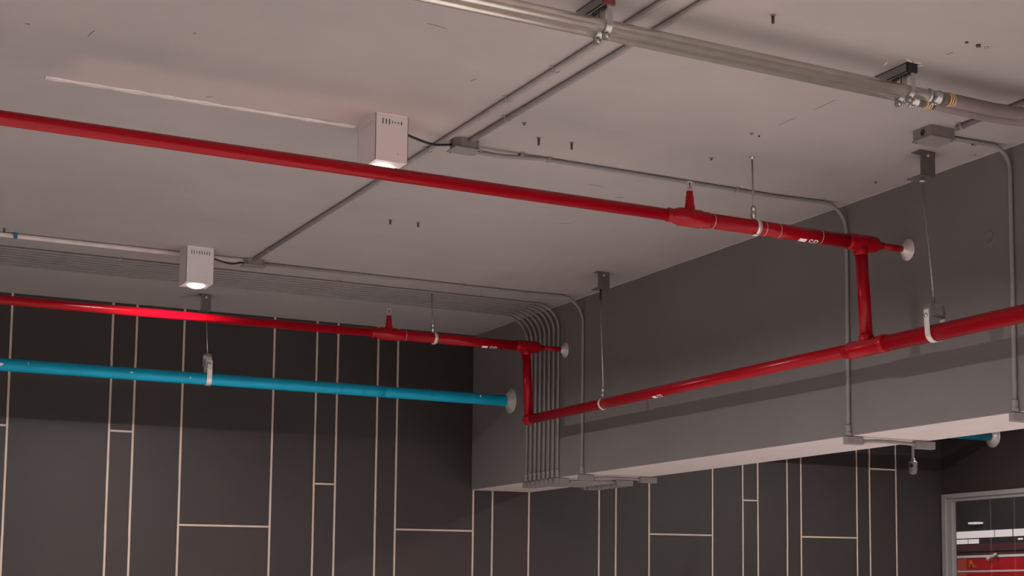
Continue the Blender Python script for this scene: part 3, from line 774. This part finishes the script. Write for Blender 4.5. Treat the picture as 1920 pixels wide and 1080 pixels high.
# ------------------------------------------------------------------ pair of big galvanised tubes at the top
ZR = 3.352
t1 = thing('steel_tube', (3.0, 4.262, ZR), 'upper, fully visible galvanised tube of the pair under the ceiling', 'conduit', 'galvanised tube pair')
t2 = thing('steel_tube', (3.0, 4.322, ZR), 'lower galvanised tube of the pair, half hidden behind its twin', 'conduit', 'galvanised tube pair')
XE = 3.63
for t, y, r, dx, flex in ((t1, 4.262, .0210, 0, [(3.70, 4.262, ZR), (3.80, 4.264, ZR), (3.93, 4.262, ZR), (4.06, 4.235, ZR), (4.17, 4.16, ZR), (4.26, 4.02, ZR), (4.30, 3.8, ZR), (4.31, 3.4, ZR)]),
                       (t2, 4.328, .0195, -.05, [(3.66, 4.322, ZR-.002), (3.80, 4.325, ZR-.002), (3.93, 4.325, ZR-.002), (4.07, 4.305, ZR-.002), (4.20, 4.23, ZR-.002), (4.31, 4.07, ZR-.002), (4.36, 3.85, ZR-.002), (4.37, 3.4, ZR-.002)])):
    bm = B(); tube(bm, [(-2.9, y, ZR), (XE+dx, y, ZR)], r, 28); obj('tube', bm, m_galv, t)
    bm = B(); lathe(bm, (XE+dx-.045, y, ZR), (1, 0, 0), [(0, r+.001), (.002, r+.004), (.010, r+.004), (.012, r+.001), (.045, r+.001), (.047, r+.0045), (.056, r+.0045), (.058, r+.0015), (.085, r+.0025)], 28); obj('coupling', bm, m_zinc, t)
    bm = B(); lathe(bm, (XE+dx-.018, y+.006, ZR-r-.001), (0.2, .1, -1), [(0, .008), (.007, .008), (.009, .005), (.0091, 0)], 8); obj('set_screw', bm, m_zinc, t)
    bm = B(); lathe(bm, (XE+dx-.004, y+.006, ZR-r-.001), (0.2, .1, -1), [(0, .006), (.006, .006), (.0061, 0)], 8); obj('set_screw', bm, m_zinc, t)
    for k in range(3):
        bm = B(); hoop(bm, (XE+dx+.048+.011*k, y, ZR), (1, 0, 0), r+.001, .0045-.0008*k, .005)
        obj('locking_ring', bm, m_ring, t, 'yellowish brass ring')
    bm = B(); tube(bm, catmull(flex, 10), r+.004, 28); obj('flexible_tube', bm, m_flex, t, 'thick brown grey bending tube')

def tube_clamp(label, x):
    t = thing('tube_clamp', (x, 4.2, CEIL), label, 'clamp', 'clamps on the galvanised tubes')
    bm = B()   # slotted channel on the ceiling
    xc = x-.004
    y0, y1 = 4.235, 4.43
    for a, b, c, d in ((xc-.020, xc+.020, CEIL-.003, CEIL), (xc-.020, xc-.0175, CEIL-.035, CEIL), (xc+.0175, xc+.020, CEIL-.035, CEIL), (xc-.020, xc-.010, CEIL-.035, CEIL-.0325), (xc+.010, xc+.020, CEIL-.035, CEIL-.0325)):
        box(bm, a, b, y0, y1, c, d)
    obj('channel', bm, m_cond, t)
    bm = B(); box(bm, xc-.0215, xc+.0215, y0-.003, y0+.012, CEIL-.037, CEIL-.001, .002); obj('end_cap', bm, m_rust if x < 3 else m_slot, t, 'rusty brown end' if x < 3 else None)
    for y, r in ((4.262, .0210), (4.322, .0195)):
        bm = B()
        top = CEIL-.036
        P = [(x, y-r-.003, top+.006), (x, y-r-.003, ZR)]
        for k in range(9):
            a = PI + PI*.52*k/8; P.append((x, y+(r+.003)*math.cos(a), ZR+(r+.003)*math.sin(a)))
        strip(bm, P, (1, 0, 0), .020, .003)
        P = [(x, y+r+.003, top+.006), (x, y+r+.003, ZR)]
        for k in range(7):
            a = 0 - PI*.45*k/6; P.append((x, y+(r+.003)*math.cos(a), ZR+(r+.003)*math.sin(a)))
        strip(bm, P, (1, 0, 0), .020, .003)
        box(bm, x-.010, x+.010, y-.003, y+.0, ZR-r-.020, ZR-r-.001); box(bm, x-.010, x+.010, y+.009, y+.012, ZR-r-.020, ZR-r-.001)
        obj('clamp_strap', bm, m_zinc, t)
        bm = B(); tube(bm, [(x, y-.012, ZR-r-.012), (x, y+.02, ZR-r-.012)], .0038, 8); lathe(bm, (x, y-.004, ZR-r-.012), (0, -1, 0), [(0, .0085), (.006, .0085), (.0062, 0)], 6)
        obj('clamp_bolt', bm, m_zinc, t)
    return t
tube_clamp('strut clamp with a rusty brown end holding the galvanised tube pair, top centre', 2.262)
tube_clamp('strut clamp at flaking paint holding the galvanised tube pair, near the brass rings', 3.498)
# flaking paint round the second strut
for (x, y, l, a) in ((3.47, 4.225, .035, .3), (3.51, 4.228, .03, -.2), (3.535, 4.25, .03, -1.0), (3.415, 4.29, .04, 1.2)):
    P = []; bm = B()
    for k in range(10):
        an = 2*PI*k/10; rr = l*(0.5+.15*random.random()); u, v = rr*math.cos(an), rr*.22*math.sin(an)
        P.append((x+u*math.cos(a)-v*math.sin(a), y+u*math.sin(a)+v*math.cos(a)))
    lo = [bm.verts.new((p[0], p[1], CEIL-.003)) for p in P]; hi = [bm.verts.new((p[0], p[1], CEIL+.001)) for p in P]
    bm.faces.new(lo)
    for k in range(10): bm.faces.new((lo[k], lo[(k+1) % 10], hi[(k+1) % 10], hi[k]))
    obj('paint_flake', bm, m_condw, ceiling, 'whitish flake')

# ------------------------------------------------------------------ loose anchors in the ceiling
def anchor(label, x, y, L, r=.0045, washer=True, mat=None):
    t = thing('ceiling_bolt', (x, y, CEIL), label, 'bolt', 'anchor bolts in the ceiling')
    bm = B(); lathe(bm, (x, y, CEIL), DN, [(0, r), (L*.92, r), (L, r*.7), (L+.0001, 0)], 10); obj('shank', bm, mat or m_bolt, t)
    if washer:
        bm = B(); lathe(bm, (x, y, CEIL), DN, [(0, .010), (.0025, .010), (.004, .007), (.0041, 0)], 12); obj('washer', bm, m_box, t)
anchor('dark bolt stub in the ceiling above the galvanised tubes, top right', 2.806, 4.116, .030, .0055)
anchor('left of two dark bolt stubs above the conduit from the large lamp box', 2.753, 5.784, .034, .005)
anchor('right of two dark bolt stubs above the conduit from the large lamp box', 2.902, 5.774, .032, .005)
anchor('tiny dark bolt head beside the twin conduits', 2.612, 5.625, .012, .004)
anchor('left of two bolt stubs between the red pipes', 2.734, 7.487, .024, .0055)
anchor('right of two bolt stubs between the red pipes', 2.876, 7.467, .026, .0055)
anchor('tiny bolt left of the front hanger rod', 3.531, 5.664, .011, .004)
anchor('left tiny bolt of a pair above the front hanger rod', 3.479, 5.265, .006, .004)
anchor('right tiny bolt of a pair above the front hanger rod', 3.522, 5.274, .007, .004, False)
anchor('leftmost of three dark plug marks, top right corner', 3.520, 3.972, .005, .006, False)
anchor('middle and darkest of three plug marks, top right corner', 3.574, 3.973, .008, .009, False)
anchor('rightmost and paler of three plug marks, top right corner', 3.613, 3.974, .006, .007, False, m_zinc)
anchor('tiny bolt near the beam edge left of the bracket hanger', 4.390, 5.600, .010, .003, False)
anchor('small bolt beside the blue clip on the white conduit', 1.087, 8.72, .022, .005)
